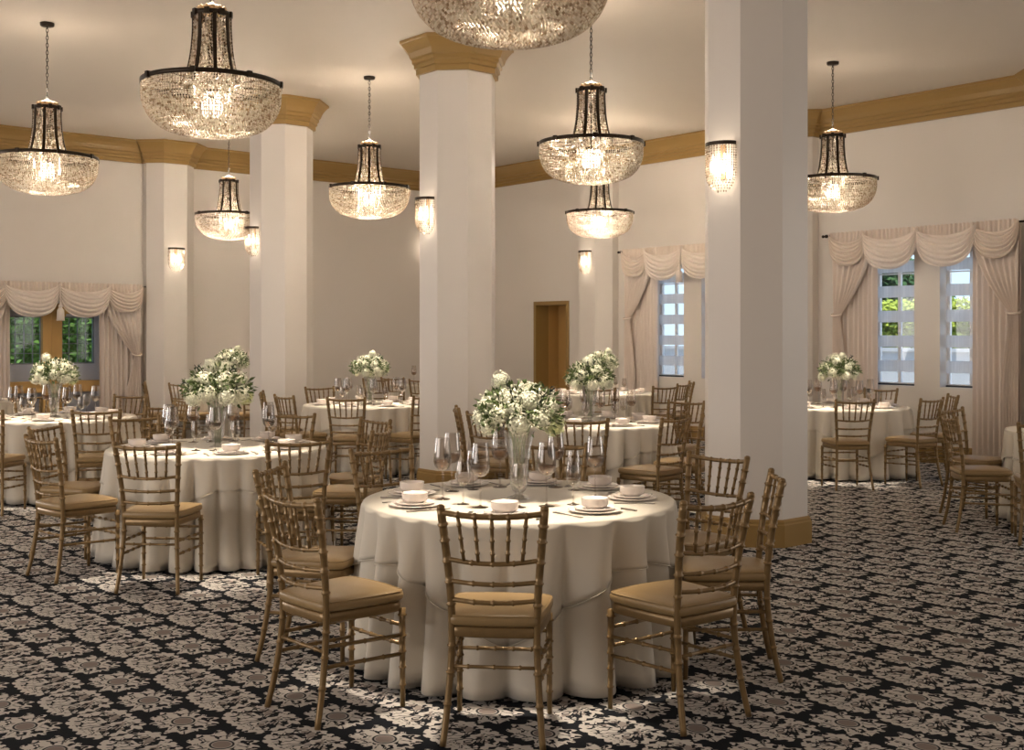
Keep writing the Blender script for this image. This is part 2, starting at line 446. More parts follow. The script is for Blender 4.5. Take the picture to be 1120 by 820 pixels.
def pier(poly, label):
    bm = bmesh.new(); prism(bm, poly, 0, CH-.02); o = obj('wall_pier', bm, M['wall'], smooth=False, rotz=PHI)
    tag(o, label, 'pilaster', 'half-octagon piers along the walls'); return o
for c, l in zip(PR, ('pale half-octagon wall pier with wall lamp between doorway and far curtains',
                     'pale wall pier behind the large right pillar, left of the right curtains',
                     'pale wall pier at the right, past the right curtains', 'pale wall pier far right, nearest the camera')):
    pier([(d, a) for a, d in pierR[c]], l)
pier(pierL[7.56], 'pale half-octagon wall pier with wall lamp right of the swagged left window')
pier(pierL[3.66], 'pale half-octagon wall pier left of the swagged left window')
pier([(12.75, UW), (12.75, UW-.30), (12.95, UW-.5), (VW, UW-.5), (VW, UW)], 'pale pier in the far corner, behind the middle pillar')

def octa(R): return [(R*cos(pi/8+k*pi/4), R*sin(pi/8+k*pi/4)) for k in range(8)]
PILR = .375/cos(pi/8)
def pillar(X, Y, label):
    t = thing('pillar', label, 'pillar', (X, Y, 0), PHI, 'octagonal pillars of the ballroom')
    bm = bmesh.new(); prism(bm, octa(PILR), 0, CH-.01); obj('shaft', bm, M['wall'], t, False)
    cw = octa(PILR)[::-1]
    bm = bmesh.new(); sweep(bm, cw, CROWN, True); obj('capital', bm, M['wood'], t, False)
    bm = bmesh.new(); sweep(bm, cw, BASE, True); obj('plinth', bm, M['wood'], t, False)
    return t
P3, P2, P1 = (1.893, 8.98), (-.568, 12.05), (-3.005, 15.05)
pillar(*P3, 'large pale octagonal pillar right of the nearest table')
pillar(*P2, 'pale octagonal pillar in the middle with honey wood capital')
pillar(*P1, 'pale octagonal pillar at left, farthest from the camera')

# doorway in the right wall
def rthing(name, label, cat, v, u, z=0, extra=0, group=None):
    return thing(name, label, cat, loc2w(v, u, z), PHI+extra, group)
bm = bmesh.new(); box(bm, VW+.26, VW+.62, 14.30, 14.42, 0, 2.2); box(bm, VW+.26, VW+.62, 15.20, 15.32, 0, 2.2)
box(bm, VW+.26, VW+.62, 14.30, 15.32, 2.10, 2.2); box(bm, VW+.56, VW+.68, 14.3, 15.32, 0, 2.2)
rstruct('wall_doorway', bm, M['door'])
bm = bmesh.new()
box(bm, VW-.02, VW+.27, 14.36, 14.425, 0, 2.16); box(bm, VW-.02, VW+.27, 15.195, 15.26, 0, 2.16); box(bm, VW-.02, VW+.27, 14.36, 15.26, 2.095, 2.16)
fr = rstruct('door_1', bm, M['wood'])
bm = bmesh.new(); box(bm, VW+.50, VW+.545, 14.43, 15.19, .01, 2.09)
for a, b, c, d in ((14.52, 14.77, .2, .95), (14.85, 15.10, .2, .95), (14.52, 14.77, 1.1, 1.95), (14.85, 15.10, 1.1, 1.95)):
    box(bm, VW+.485, VW+.50, a, b, c, d)
dl = rstruct('door_leaf', bm, M['door'], parent=fr)
bm = bmesh.new(); tube(bm, [(VW+.485, 14.62, 1.0), (VW+.43, 14.62, 1.0), (VW+.43, 14.74, 1.0)], .012)
box(bm, VW+.475, VW+.486, 14.59, 14.65, .9, 1.08); rstruct('door_handle', bm, M['bronze'], parent=fr)

# windows in the right wall
wi = 0
for h in RH[:4]:
    wi += 1; a0, a1, z0, z1 = h; x0 = VW+.17
    bm = bmesh.new(); e = .035
    box(bm, x0, x0+.05, a0, a0+e, z0, z1); box(bm, x0, x0+.05, a1-e, a1, z0, z1)
    box(bm, x0, x0+.05, a0+e, a1-e, z0, z0+e); box(bm, x0, x0+.05, a0+e, a1-e, z1-e, z1)
    mid = (a0+a1)/2; box(bm, x0+.005, x0+.045, mid-.02, mid+.02, z0+e, z1-e)
    nrow = 6
    for k in range(1, nrow): 
        zz = z0+(z1-z0)*k/nrow; box(bm, x0+.012, x0+.038, a0+e, a1-e, zz-.008, zz+.008)
    f = rstruct('window_%d' % wi, bm, M['frame'])
    bm = bmesh.new(); box(bm, x0+.022, x0+.028, a0+e, a1-e, z0+e, z1-e); rstruct('window_pane', bm, M['pane'], parent=f)
    bm = bmesh.new(); box(bm, x0-.03, x0+.0, a0, a1, z0-.0, z0+.022); rstruct('window_sill', bm, M['dark'], parent=f)
    side = 'left' if (wi % 2 == 1) else 'right'
    grp = 'right wall' if wi <= 2 else 'far right wall'
    t = rthing('banded_blind', 'grey and clear banded blind in the %s window behind the %s curtains' % (side, 'right' if wi <= 2 else 'far'), 'blind', x0-.05, mid, z0+.03)
    bm = bmesh.new(); box(bm, -.02, .02, -(a1-a0)/2+.01, (a1-a0)/2-.01, z1-z0-.09, z1-z0-.035); obj('headrail', bm, M['frame'], t, False)
    for k in range(5):
        bz = .145+.32*k; bm = bmesh.new()
        grid(bm, lambda s, q: (.004*sin(s*40), -(a1-a0)/2+.015+s*(a1-a0-.03), bz+q*.15), 24, 1); obj('fabric_band', bm, M['blind'], t)

# left opening: honey wood frame, slate panel and two leaded windows set behind it
o0, o1 = LC-1.05, LC+1.05
bm = bmesh.new(); box(bm, o0-.1, o1+.1, UW+.22, UW+.30, 0, 1.14); box(bm, o0-.1, o1+.1, UW+.22, UW+.30, 1.86, 2.3)
LWN = [(5.20, 5.70), (5.99, 6.49)]
xs = [o0-.1]+[q for p in LWN for q in p]+[o1+.1]
for a, b in ((xs[0], xs[1]), (xs[2], xs[3]), (xs[4], xs[5])): box(bm, a, b, UW+.22, UW+.30, 1.14, 1.86)
box(bm, o0-.1, o0, UW+.19, UW+.22, 0, 2.3); box(bm, o1, o1+.1, UW+.19, UW+.22, 0, 2.3); box(bm, o0, o1, UW+.19, UW+.22, 2.05, 2.3)
rstruct('wall_alcove', bm, M['slate'])
bm = bmesh.new(); yb = UW+.10
def fbox(a, b, c, d, e=.0): box(bm, a, b, yb-.05-e, yb+.05, c, d)
fbox(o0, o0+.1, 0, 2.05); fbox(o1-.1, o1, 0, 2.05); fbox(LC-.14, LC+.14, 0, 2.05); fbox(LC-.02, LC+.02, .0, 2.05, .012)
for a, b in ((o0+.1, LC-.14), (LC+.14, o1-.1)):
    fbox(a, b, .72, .89, .005)
    fbox(a, b, 0, .1)
    n = 14                                           # arched head
    for k in range(n):
        p0 = a+(b-a)*k/n; p1 = a+(b-a)*(k+1)/n; c = ((p0+p1)/2-(a+b)/2)/((b-a)/2)
        fbox(p0, p1, 1.80+.16*sqrt(max(0, 1-c*c)), 2.05)
fr = rstruct('trim_2', bm, M['door'])
bm = bmesh.new(); box(bm, o0+.1, o1-.1, yb+.052, yb+.058, .1, 2.05); rstruct('trim_pane', bm, M['pane'], parent=fr)
for a, b in LWN:
    wi += 1; bm = bmesh.new(); y0 = UW+.24
    box(bm, a, a+.02, y0, y0+.04, 1.14, 1.86); box(bm, b-.02, b, y0, y0+.04, 1.14, 1.86); box(bm, a, b, y0, y0+.04, 1.14, 1.16); box(bm, a, b, y0, y0+.04, 1.84, 1.86)
    for k in range(1, 4): xx = a+(b-a)*k/4; box(bm, xx-.006, xx+.006, y0+.01, y0+.03, 1.16, 1.84)
    for k in range(1, 5): zz = 1.14+.72*k/5+.02; box(bm, a+.02, b-.02, y0+.012, y0+.028, zz-.006, zz+.006)
    f = rstruct('window_%d' % wi, bm, M['lead'])
    bm = bmesh.new(); box(bm, a+.02, b-.02, y0+.018, y0+.022, 1.16, 1.84); rstruct('window_pane', bm, M['pane'], parent=f)

# ------------------------------------------------------------------ outside: ground, walls, trees
bm = bmesh.new(); box(bm, -60, 90, -40, 90, -.5, -.3)
o = rstruct('ground_outside', bm, M['pave'])
def leafball(bm, c, r, n, size, rnd, flat=1.):
    for _ in range(n):
        d = Vector((rnd.gauss(0, 1), rnd.gauss(0, 1), rnd.gauss(0, 1))).normalized()
        p = Vector(c)+Vector((d.x*r, d.y*r, d.z*r*flat))*(rnd.random()**.35)
        a = Vector((rnd.gauss(0, 1), rnd.gauss(0, 1), rnd.gauss(0, 1))).normalized(); b = a.orthogonal().normalized()*size*.5; a = a*size
        v = [bm.verts.new(p+q) for q in (-a, b, a, -b)]; bm.faces.new(v)
def tree(v, u, h, r, label, m, seed, name='tree', cat='tree'):
    rnd = random.Random(seed); t = rthing(name, label, cat, v, u, -.3)
    bm = bmesh.new()
    for k in range(9):
        c = (rnd.uniform(-.5, .5)*r, rnd.uniform(-.5, .5)*r, h-r*.9+rnd.uniform(-.6, .6)*r)
        leafball(bm, c, r*.62, 900, .11, rnd)
    obj('crown', bm, m, t, False)
    bm = bmesh.new(); tube(bm, bez([(0, 0, 0), (.1, 0, h*.4), (0, .1, h-r)], 4), [.16-.012*k for k in range(9)]); obj('trunk', bm, M['bark'], t)
def hedge(v, u, L, h, label, m, seed, along='u'):
    rnd = random.Random(seed); bm = bmesh.new()
    for k in range(int(L/.35)):
        q = -L/2+.35*k
        for z in (.3, .75, 1.25, 1.7, h-.1):
            c = (0, q, z) if along == 'u' else (q, 0, z)
            leafball(bm, c, .38, 460, .075, rnd)
    o = obj('hedge', bm, m, smooth=False, loc=loc2w(v, u, -.3), rotz=PHI); tag(o, label, 'hedge')
tree(24.5, 15.5, 4.6, 1.7, 'dark green tree seen through the left pane of the right windows', M['treed'], 1)
tree(25.5, 10.6, 4.3, 1.5, 'round dark tree seen through the right pane of the right windows', M['treed'], 2)
tree(27, 19.5, 4.0, 1.6, 'pale green tree beyond the garden wall outside the right windows', M['tree'], 3)
tree(31, 7.0, 4.4, 1.5, 'green tree outside, farthest right', M['tree'], 6)
hedge(21.6, 13.5, 9, 2.35, 'yellow-green hedge above the grey garden wall outside', M['hedge'], 4)
bm = bmesh.new(); box(bm, 20.6, 20.8, 6, 30, -.3, 1.25); box(bm, 20.55, 20.85, 6, 30, 1.25, 1.32)
o = obj('garden_wall', bm, M['gwall'], smooth=False, rotz=PHI); tag(o, 'low grey garden wall outside the right windows', 'wall')
hedge(6.0, 21.6, 8.5, 2.2, 'leafy green hedge outside the leaded windows', M['tree'], 5, 'v')
tree(3.6, 24.5, 3.7, 1.3, 'green tree outside the left leaded window', M['tree'], 7)
tree(7.4, 25, 3.4, 1.2, 'green tree outside the right leaded window', M['tree'], 8)

# ------------------------------------------------------------------ curtains
def pleat(s, n, k=0.): return sin(2*pi*n*s+k*sin(7*s+1.3))
def treatment(to, c, top, tie, floor_z, tassel, names, wallpos):
    """to(a, d, z): a runs along the wall (to the right as seen), d is the distance from the wall"""
    nm = names
    def mk(name, bm, m, parent=None): return obj(name, bm, m, parent)
    # rod
    t = thing('curtain_rod', 'dark bronze rod with ball finials above %s' % nm, 'curtain rod')
    bm = bmesh.new(); tube(bm, [to(-1.36, .12, top-.03), to(1.36, .12, top-.03)], .012); mk('rod', bm, M['bronze'], t)
    for s in (-1, 1):
        bm = bmesh.new(); pr = [(0, -.055), (.012, -.052), (.010, -.03), (.022, -.012), (.024, 0), (.022, .012), (.010, .028), (.018, .04), (.022, .05), (.016, .064), (0, .07)]
        nn = 12; rings = []
        for r, h in pr:
            rings.append([bm.verts.new(to(s*(1.36+h+.04), .12+max(r, 1e-4)*cos(2*pi*i/nn), top-.03+max(r, 1e-4)*sin(2*pi*i/nn))) for i in range(nn)])
        for ra, rb in zip(rings[:-1], rings[1:]):
            for i in range(nn): bm.faces.new((ra[i], ra[(i+1) % nn], rb[(i+1) % nn], rb[i]))
        mk('finial', bm, M['bronze'], t)
        bm = bmesh.new(); tube(bm, [to(s*1.30, 0, top-.03), to(s*1.30, .12, top-.03)], .01); mk('bracket', bm, M['bronze'], t)
    # straight inner panels
    for s, w_ in ((-1, 'left'), (1, 'right')):
        bm = bmesh.new()
        def F(p, q, s=s):
            a = -1.25+p*.60; z = top-.07-(top-.07-floor_z)*q
            am = .026+.010*q
            return to(-s*a if s == 1 else a, .07+am*pleat(p, 8, .8)+.008*sin(23*p+3*q), z)
        grid(bm, F, 110, 14)
        o = mk('drape', bm, M['curtain']); tag(o, 'straight pleated blush drape at the %s side of %s' % (w_, nm), 'curtain', 'straight drapes')
        # tied-back outer panel
        bm = bmesh.new(); zt = tie
        def G(p, q, s=s):
            z = top-.10-(top-.10-floor_z)*q
            if z > zt:
                k = (top-.10-z)/(top-.10-zt); wd = .10+.50*(1-k**1.7)
                sag = (p**1.3)*.22*sin(pi*k)*0
                a = -1.27+.02*k+p*wd; z2 = z-sag
            else:
                k = (zt-z)/(zt-floor_z); wd = .10+.12*min(1, k*2.2); a = -1.26+p*wd; z2 = z
            am = .024 if z > zt else .018+.008*k
            sq = 1-.5*exp(-((z-zt)/.12)**2)
            return to(-s*a if s == 1 else a, .17+am*sq*pleat(p, 6.5, .5)+.01*sin(9*p), z2)
        grid(bm, G, 90, 60)
        o = mk('tied_drape', bm, M['curtain']); tag(o, 'drape drawn aside and tied back at the %s of %s' % (w_, nm), 'curtain', 'tied-back drapes')
        bm = bmesh.new()
        pts = [to((-s if s == 1 else 1)*(-1.285+.15*(.5-.5*cos(2*pi*k/16))), .165+.05*sin(2*pi*k/16), tie+.01-.02*sin(2*pi*k/16)) for k in range(17)]
        tube(bm, pts, .014, 6); mk('tieback', bm, M['curtain2'], o)
    # valance
    t = thing('valance', 'gathered valance with four swags across %s' % nm, 'valance')
    bm = bmesh.new()
    grid(bm, lambda p, q: to(-1.28+2.56*p, .20+.012*pleat(p, 44, 2)+.006*sin(60*p), top+.005*pleat(p, 44, 2)-.26*q), 420, 3); mk('header', bm, M['curtain2'], t)
    drop = .50
    for (a0, a1, dr, dp) in ((-1.29, -.72, .43, .23), (.72, 1.29, .43, .23), (-.78, .02, drop, .25), (-.02, .78, drop, .25)):
        bm = bmesh.new()
        def S(p, q):
            e = 1-(2*p-1)**2; e2 = e**.72
            sag0 = .13; sag = sag0+(dr-sag0-.06)*q**.9
            z = top-.01-.07*q-e2*sag
            fold = abs(cos(pi*5.6*q+.9*sin(2*pi*p)))**.7
            return to(a0+(a1-a0)*(p-.09*q*sin(2*pi*p)), dp-.01+.055*e*sin(pi*min(1, q*1.05))+.042*fold*(.35+.65*e), z)
        grid(bm, S, 40, 72); mk('swag', bm, M['curtain'] if abs(a0) < .8 and a1 < .8 else M['curtain2'], t)
    if tassel:
        bm = bmesh.new(); z0 = top-.30
        p = to(0, .30, 0)
        lathe(bm, [(0, z0+.02), (.012, z0+.01), (.010, z0-.02), (.03, z0-.04), (.032, z0-.07), (.022, z0-.085), (.05, z0-.11), (.055, z0-.26), (.05, z0-.262), (0, z0-.25)], 20, p[0], p[1])
        tube(bm, [to(0, .27, top-.02), to(0, .30, z0+.01)], .01)
        for k in range(20):
            an = 2*pi*k/20; tube(bm, [(p[0]+.03*cos(an), p[1]+.03*sin(an), z0-.09), (p[0]+.056*cos(an), p[1]+.056*sin(an), z0-.27)], .004, 5)
        mk('tassel', bm, M['curtain'], t)
def toR(c):
    def f(a, d, z): return tuple(loc2w(VW-d, c-a, z))
    return f
def toL(c):
    def f(a, d, z): return tuple(loc2w(c+a, UW-d, z))
    return f
treatment(toR(WC[0]), 0, 2.93, 1.84, .02, False, 'the right-hand windows', VW)
treatment(toR(WC[1]), 0, 2.93, 1.84, .02, True, 'the far right-wall windows', VW)
treatment(toL(LC), 0, 2.36, 1.27, .02, True, 'the left window', UW)

# ------------------------------------------------------------------ chandeliers
def bead(bm, c, r, stretch=1.25):
    v = [bm.verts.new((c[0]+a*r, c[1]+b*r, c[2]+d*r*stretch)) for a, b, d in ((1, 0, 0), (0, 1, 0), (-1, 0, 0), (0, -1, 0), (0, 0, 1), (0, 0, -1))]
    for i in range(4):
        bm.faces.new((v[i], v[(i+1) % 4], v[4])); bm.faces.new((v[(i+1) % 4], v[i], v[5]))
def prof_at(P, n):
    L = [0]
    for a, b in zip(P[:-1], P[1:]): L.append(L[-1]+sqrt((a[0]-b[0])**2+(a[1]-b[1])**2))
    out = []
    for k in range(n):
        s = L[-1]*k/(n-1)
        for i in range(len(L)-1):
            if s <= L[i+1]+1e-9:
                f = (s-L[i])/(L[i+1]-L[i]); out.append((P[i][0]+(P[i+1][0]-P[i][0])*f, P[i][1]+(P[i+1][1]-P[i][1])*f)); break
    return out
def smoothprof(P, m=8): return [(p.x, p.y) for p in bez([(a, b, 0) for a, b in P], m)]
RH0 = 3.293
def chandelier_proto():
    t = thing('chandelier', '', 'chandelier', (0, 0, 0), 0, 'crystal basket chandeliers')
    rnd = random.Random(5)
    top = CH-RH0
    bm = bmesh.new(); lathe(bm, [(0, top-.035), (.055, top-.035), (.065, top-.028), (.068, top-.003), (0, top-.003)], 20); obj('ceiling_canopy', bm, M['bronze'], t)
    bm = bmesh.new(); z = .565; k = 0
    while z < top-.04:
        h = .045; pts = []
        for i in range(9):
            a = 2*pi*i/8; x = .011*cos(a); zz = h*.5*sin(a)
            pts.append((x, 0, z+h*.5+zz) if k % 2 == 0 else (0, x, z+h*.5+zz))
        tube(bm, pts, .0035, 5, False); z += .036; k += 1
    obj('chain', bm, M['bronze'], t)
    bm = bmesh.new(); lathe(bm, [(0, .575), (.012, .57), (.02, .56), (.05, .55), (.085, .53), (.098, .505), (.098, .495), (0, .495)], 24)
    for k in range(12):
        a = 2*pi*k/12; bead(bm, (.088*cos(a), .088*sin(a), .528), .018, .8)
    obj('brass_dome', bm, M['brass'], t)
    def band(name, r, z, h, th, nblk, m):
        bm = bmesh.new(); lathe(bm, [(r-th, z), (r, z), (r, z+h), (r-th, z+h), (r-th, z)], 64)
        o = obj(name, bm, m, t)
        for k in range(nblk):
            a = 2*pi*(k+.5)/nblk; bm = bmesh.new(); box(bm, -.013, .013, -.016, .016, -.006, h+.006)
            bmesh.ops.transform(bm, matrix=Matrix.Translation((r*cos(a), r*sin(a), z)) @ Matrix.Rotation(a, 4, 'Z'), verts=bm.verts)
            c = obj('clamp', bm, M['bronze'], o, False)
        return o
    band('rim', .474, -.012, .030, .010, 8, M['bronze'])
    band('collar', .128, .468, .030, .010, 8, M['bronze'])
    neck = smoothprof([(.120, .47), (.122, .36), (.134, .22), (.160, .09), (.195, .005)])
    for k in range(8):
        a = 2*pi*k/8; bm = bmesh.new(); pts = [((r+.012)*cos(a), (r+.012)*sin(a), z) for r, z in neck]
        L, R = [], []
        for (x, y, z) in pts:
            for s, lst in ((-1, L), (1, R)): lst.append((x-s*.013*sin(a), y+s*.013*cos(a), z))
        vi = [[bm.verts.new(p) for p in L], [bm.verts.new(p) for p in R], [bm.verts.new((p[0]-.008*cos(a), p[1]-.008*sin(a), p[2])) for p in R], [bm.verts.new((p[0]-.008*cos(a), p[1]-.008*sin(a), p[2])) for p in L]]
        for i in range(len(L)-1):
            for j in range(4): bm.faces.new((vi[j][i], vi[(j+1) % 4][i], vi[(j+1) % 4][i+1], vi[j][i+1]))
        obj('rib', bm, M['bronze'], t, False)
        bm = bmesh.new(); tube(bm, [(.178*cos(a), .178*sin(a), .0), (.468*cos(a), .468*sin(a), .0)], .005, 6); obj('spoke', bm, M['bronze'], t)
    bm = bmesh.new()
    for r, z in prof_at(neck, 22):
        n = int(2*pi*r/.024); 
        for i in range(n):
            a = 2*pi*i/n; bead(bm, (r*cos(a), r*sin(a), z), .0105)
    o = obj('neck_beads', bm, M['crys'], t, False); o['kind'] = 'stuff'
    bowl = smoothprof([(.462, -.015), (.462, -.09), (.445, -.165), (.405, -.235), (.335, -.29), (.235, -.325), (.12, -.345), (.02, -.35)])
    bm = bmesh.new(); rows = prof_at(bowl, 40)
    for j, (r, z) in enumerate(rows):
        n = 144 if j < 18 else max(5, int(2*pi*r/.020))
        for i in range(n):
            a = 2*pi*(i+(.5 if j >= 18 and j % 2 else 0))/n
            bead(bm, (r*cos(a), r*sin(a), z+rnd.uniform(-.001, .001)), .0086)
    o = obj('bowl_beads', bm, M['crys'], t, False); o['kind'] = 'stuff'
    bm = bmesh.new()
    for k in range(8):                                   # inner festoons
        a0, a1 = 2*pi*k/8, 2*pi*(k+1)/8
        for i in range(16):
            f = i/16; a = a0+(a1-a0)*f; rr = .43-.10*sin(pi*f); bead(bm, (rr*cos(a), rr*sin(a), -.03-.11*sin(pi*f)), .010)
    for j in range(11):                                  # inner cylinder around the lamp
        for i in range(30):
            a = 2*pi*i/30; bead(bm, (.125*cos(a), .125*sin(a), -.02-.025*j), .0095)
    for j in range(3):
        for i in range(int(36+22*j)):
            a = 2*pi*i/int(36+22*j); bead(bm, ((.17+.09*j)*cos(a), (.17+.09*j)*sin(a), -.27+.015*j), .009)
    o = obj('inner_beads', bm, M['crys'], t, False); o['kind'] = 'stuff'
    for k in range(4):
        a = 2*pi*(k+.5)/4; bm = bmesh.new()
        lathe(bm, [(0, -.22), (.018, -.21), (.030, -.18), (.032, -.14), (.022, -.10), (.013, -.08), (.013, -.05), (0, -.05)], 12, .05*cos(a), .05*sin(a)); obj('bulb', bm, M['bulb'], t)
    bm = bmesh.new(); tube(bm, [(0, 0, .5), (0, 0, -.05)], .006); lathe(bm, [(0, -.06), (.07, -.05), (.07, -.035), (0, -.03)], 16); obj('stem', bm, M['bronze'], t)
    return freeze(t)
CHP = chandelier_proto()
lamp_in = bpy.data.lights.new('chandelier_glow', 'POINT'); lamp_in.energy = LAMP_IN; lamp_in.color = WARM; lamp_in.shadow_soft_size = .09
lamp_dn = bpy.data.lights.new('chandelier_downlight', 'SPOT'); lamp_dn.energy = LAMP_DOWN*4; lamp_dn.color = WARM; lamp_dn.shadow_soft_size = .12
lamp_dn.spot_size = radians(43); lamp_dn.spot_blend = .6
lamp_up = bpy.data.lights.new('chandelier_uplight', 'POINT'); lamp_up.energy = LAMP_UP; lamp_up.color = WARM; lamp_up.shadow_soft_size = .10
CHS = [((-4.50, 11.17), 'crystal chandelier at the far left edge, hanging over the left window table', .2),
       ((-2.06, 7.92), 'large crystal chandelier upper left, over the front left table', .39),
       ((-4.05, 16.5), 'small distant crystal chandelier half behind the left pillar', .39),
       ((-1.667, 13.49), 'crystal chandelier hanging between the left and middle pillars', .1),
       ((-.012, 5.35), 'nearest crystal chandelier, only its bowl seen at top centre', 0.),
       ((.711, 10.37), 'crystal chandelier right of the middle pillar, upper of two in line', .39),
       ((1.232, 16.2), 'distant crystal chandelier hanging just below a larger one, right of centre', .39),
       ((3.55, 12.77), 'crystal chandelier right of the large right pillar', .1)]
for (x, y), lab, r in CHS:
    place(CHP, lab, (x, y, RH0), r)
    fac = .75 if x > 3 else 2.1 if y > 16 else 1.75 if y > 13 else (1.15 if y > 9 else (.7 if y > 7 else .22))
    for L, z in ((lamp_in, -.14), (lamp_dn, -.50), (lamp_up, .62)):
        f = fac if L is not lamp_dn else 1.0
        e0 = L.energy; L = L.copy(); L.energy = e0*f
        o = bpy.data.objects.new(L.name, L); C.objects.link(o); o.location = (x+(.0 if z < .5 else .0), y+(0 if z < .5 else .06), RH0+z)

# ------------------------------------------------------------------ sconces
def sconce_proto():
    t = thing('wall_sconce', '', 'wall lamp', (0, 0, 0), 0, 'crystal wall sconces')      # local -y points into the room
    bm = bmesh.new(); W = .135
    pts = [(W*cos(a), -.02-.115*sin(a), 0) for a in [pi*k/14 for k in range(15)]]
    for z0 in (-.012, ):
        L = [[bm.verts.new((p[0]*(1-.05*q), p[1], z)) for p in pts] for q, z in ((0, -.014), (0, .014), (1, .014), (1, -.014))]
        for j in range(4):
            for i in range(14): bm.faces.new((L[j][i], L[j][i+1], L[(j+1) % 4][i+1], L[(j+1) % 4][i]))
    obj('rim', bm, M['bronze'], t, False)
    bm = bmesh.new(); box(bm, -.022, .022, -.012, -.0, -.26, .0); obj('back_plate', bm, M['brass'], t, False)
    bm = bmesh.new()
    for j in range(19):
        z = -.02-.0185*j; q = j/18; s = 1 if q < .55 else sqrt(max(0.02, 1-((q-.55)/.47)**2))
        nn = max(3, int(17*s+.5))
        for i in range(nn+1):
            a = pi*i/nn; bead(bm, ((W-.004)*s*cos(a), -.02-.108*s*sin(a), z), .0088)
    o = obj('crystal_beads', bm, M['crys'], t, False); o['kind'] = 'stuff'
    for s in (-1, 1):
        bm = bmesh.new(); lathe(bm, [(0, -.22), (.014, -.21), (.022, -.18), (.022, -.14), (.014, -.11), (.01, -.08), (0, -.07)], 12, s*.055, -.06); obj('bulb', bm, M['sbulb'], t)
    return freeze(t)
SCP = sconce_proto()
slamp = bpy.data.lights.new('sconce_glow', 'POINT'); slamp.energy = SCONCE_W; slamp.color = (1, .84, .66); slamp.shadow_soft_size = .03
def sconce(pos, nrm, label, z=2.955, sc=1.0):
    n = Vector(nrm).normalized(); r = atan2(n.y, n.x)+pi/2
    place(SCP, label, (pos[0], pos[1], z), r, scale=(sc, sc, sc))
    o = bpy.data.objects.new('sconce_glow', slamp); C.objects.link(o)
    q = Vector(pos)+n*.09; o.location = (q.x, q.y, z-.17)
def roomdir(v, u): q = loc2w(v, u); return Vector((q.x, q.y))
nv, nu = roomdir(-1, 0), roomdir(0, -1)
def onface(P, n, off=.376): q = Vector(P)+n*off; return (q.x, q.y)
sconce(onface(P3, nv), nv, 'crystal wall lamp on the large right pillar', 3.02)
sconce(onface(P2, nv), nv, 'crystal wall lamp on the left face of the middle pillar', 2.97)
sconce(onface(P1, nv), nv, 'crystal wall lamp on the left pillar', 2.95)
q = loc2w(7.56, UW-.336); sconce((q.x, q.y), nu, 'crystal wall lamp on the pier right of the left window', 2.93)
q = loc2w(VW-.336, 13.58); sconce((q.x, q.y), nv, 'crystal wall lamp on the pier beside the doorway', 2.93)
q = loc2w(12.749, 17.45); sconce((q.x, q.y), nv, 'small wall lamp peeking out left of the middle pillar', 3.40, .72)

# ------------------------------------------------------------------ tables and cloths
TR, TH = .762, .76
def tw(a, seed):
    ph = 8.5*a+1.3*sin(2*a+seed)+.8*sin(3*a+2*seed)+seed
    ph = 12.5*a+1.0*sin(2*a+seed)+.7*sin(3*a+2*seed)+seed
    w = abs(sin(ph)); return (w**.7-.66)*(1+.25*sin(5*a+seed))
def drop(a, seed):
    ca = -pi/2+.05*seed
    def b(c, w): d = (a-c+pi) % (2*pi)-pi; return max(0, 1-abs(d)/w)**1.15
    return .245+.31*b(ca, .72)+.14*b(ca+pi/2, .6)+.14*b(ca-pi/2, .6)+.3*b(ca+pi, .72)
def skirt_r(a, d, seed):
    """radius of the hanging cloth d metres below the top"""
    t = min(1, d/.74); am = .135*min(1, t*1.6)**.9*(1-.15*t)
    return TR+.010+.03*t+.035*t**2+am*tw(a, seed)+.012*min(1, t*4)*sin(23*a+seed)*(1-t)
def cloth_bm(seed, overlay):
    bm = bmesh.new(); n = 360; off = .010 if overlay else 0; zt = TH+(.004 if overlay else .0)
    rings = [(0, 0), (.4, 0), (.68, 0), (TR-.012, 0)]
    c = bm.verts.new((0, 0, zt)); prev = None
    def ring(f): return [bm.verts.new(f(2*pi*i/n)) for i in range(n)]
    R = [ring(lambda a, r=r: (r*cos(a), r*sin(a), zt)) for r in (.25, .5, TR-.012)]
    for dr, dz in ((-.002, .0004), (.003, .002), (.0075, .006), (.009, .011)):
        R.append(ring(lambda a, dr=dr, dz=dz: ((TR+dr+off*.8)*cos(a), (TR+dr+off*.8)*sin(a), zt-dz)))
    m = 14
    for k in range(1, m+1):
        def f(a, k=k):
            D = (drop(a, seed)-.015) if overlay else (TH-.018)
            d = .016+(D-.016)*((k-1)/(m-1))**1.3; r = skirt_r(a, d, seed)+off
            return (r*cos(a), r*sin(a), zt-d)
        R.append(ring(f))
    if True:                                          # small turned hem
        def f(a):
            D = (drop(a, seed)-.015) if overlay else (TH-.018)
            r = skirt_r(a, D, seed)+off-.006; return (r*cos(a), r*sin(a), zt-D+.004)
        R.append(ring(f))
    for i in range(n): bm.faces.new((c, R[0][i], R[0][(i+1) % n]))
    for a, b in zip(R[:-1], R[1:]):
        for i in range(n): bm.faces.new((a[i], b[i], b[(i+1) % n], a[(i+1) % n]))
    return bm
def hem_bm(seed):
    bm = bmesh.new(); n = 300; pts = []
    for i in range(n+1):
        a = 2*pi*i/n; D = drop(a, seed)-.015; r = skirt_r(a, D, seed)+.012; pts.append((r*cos(a), r*sin(a), TH+.004-D))
    tube(bm, pts, .0026, 5, False); return bm
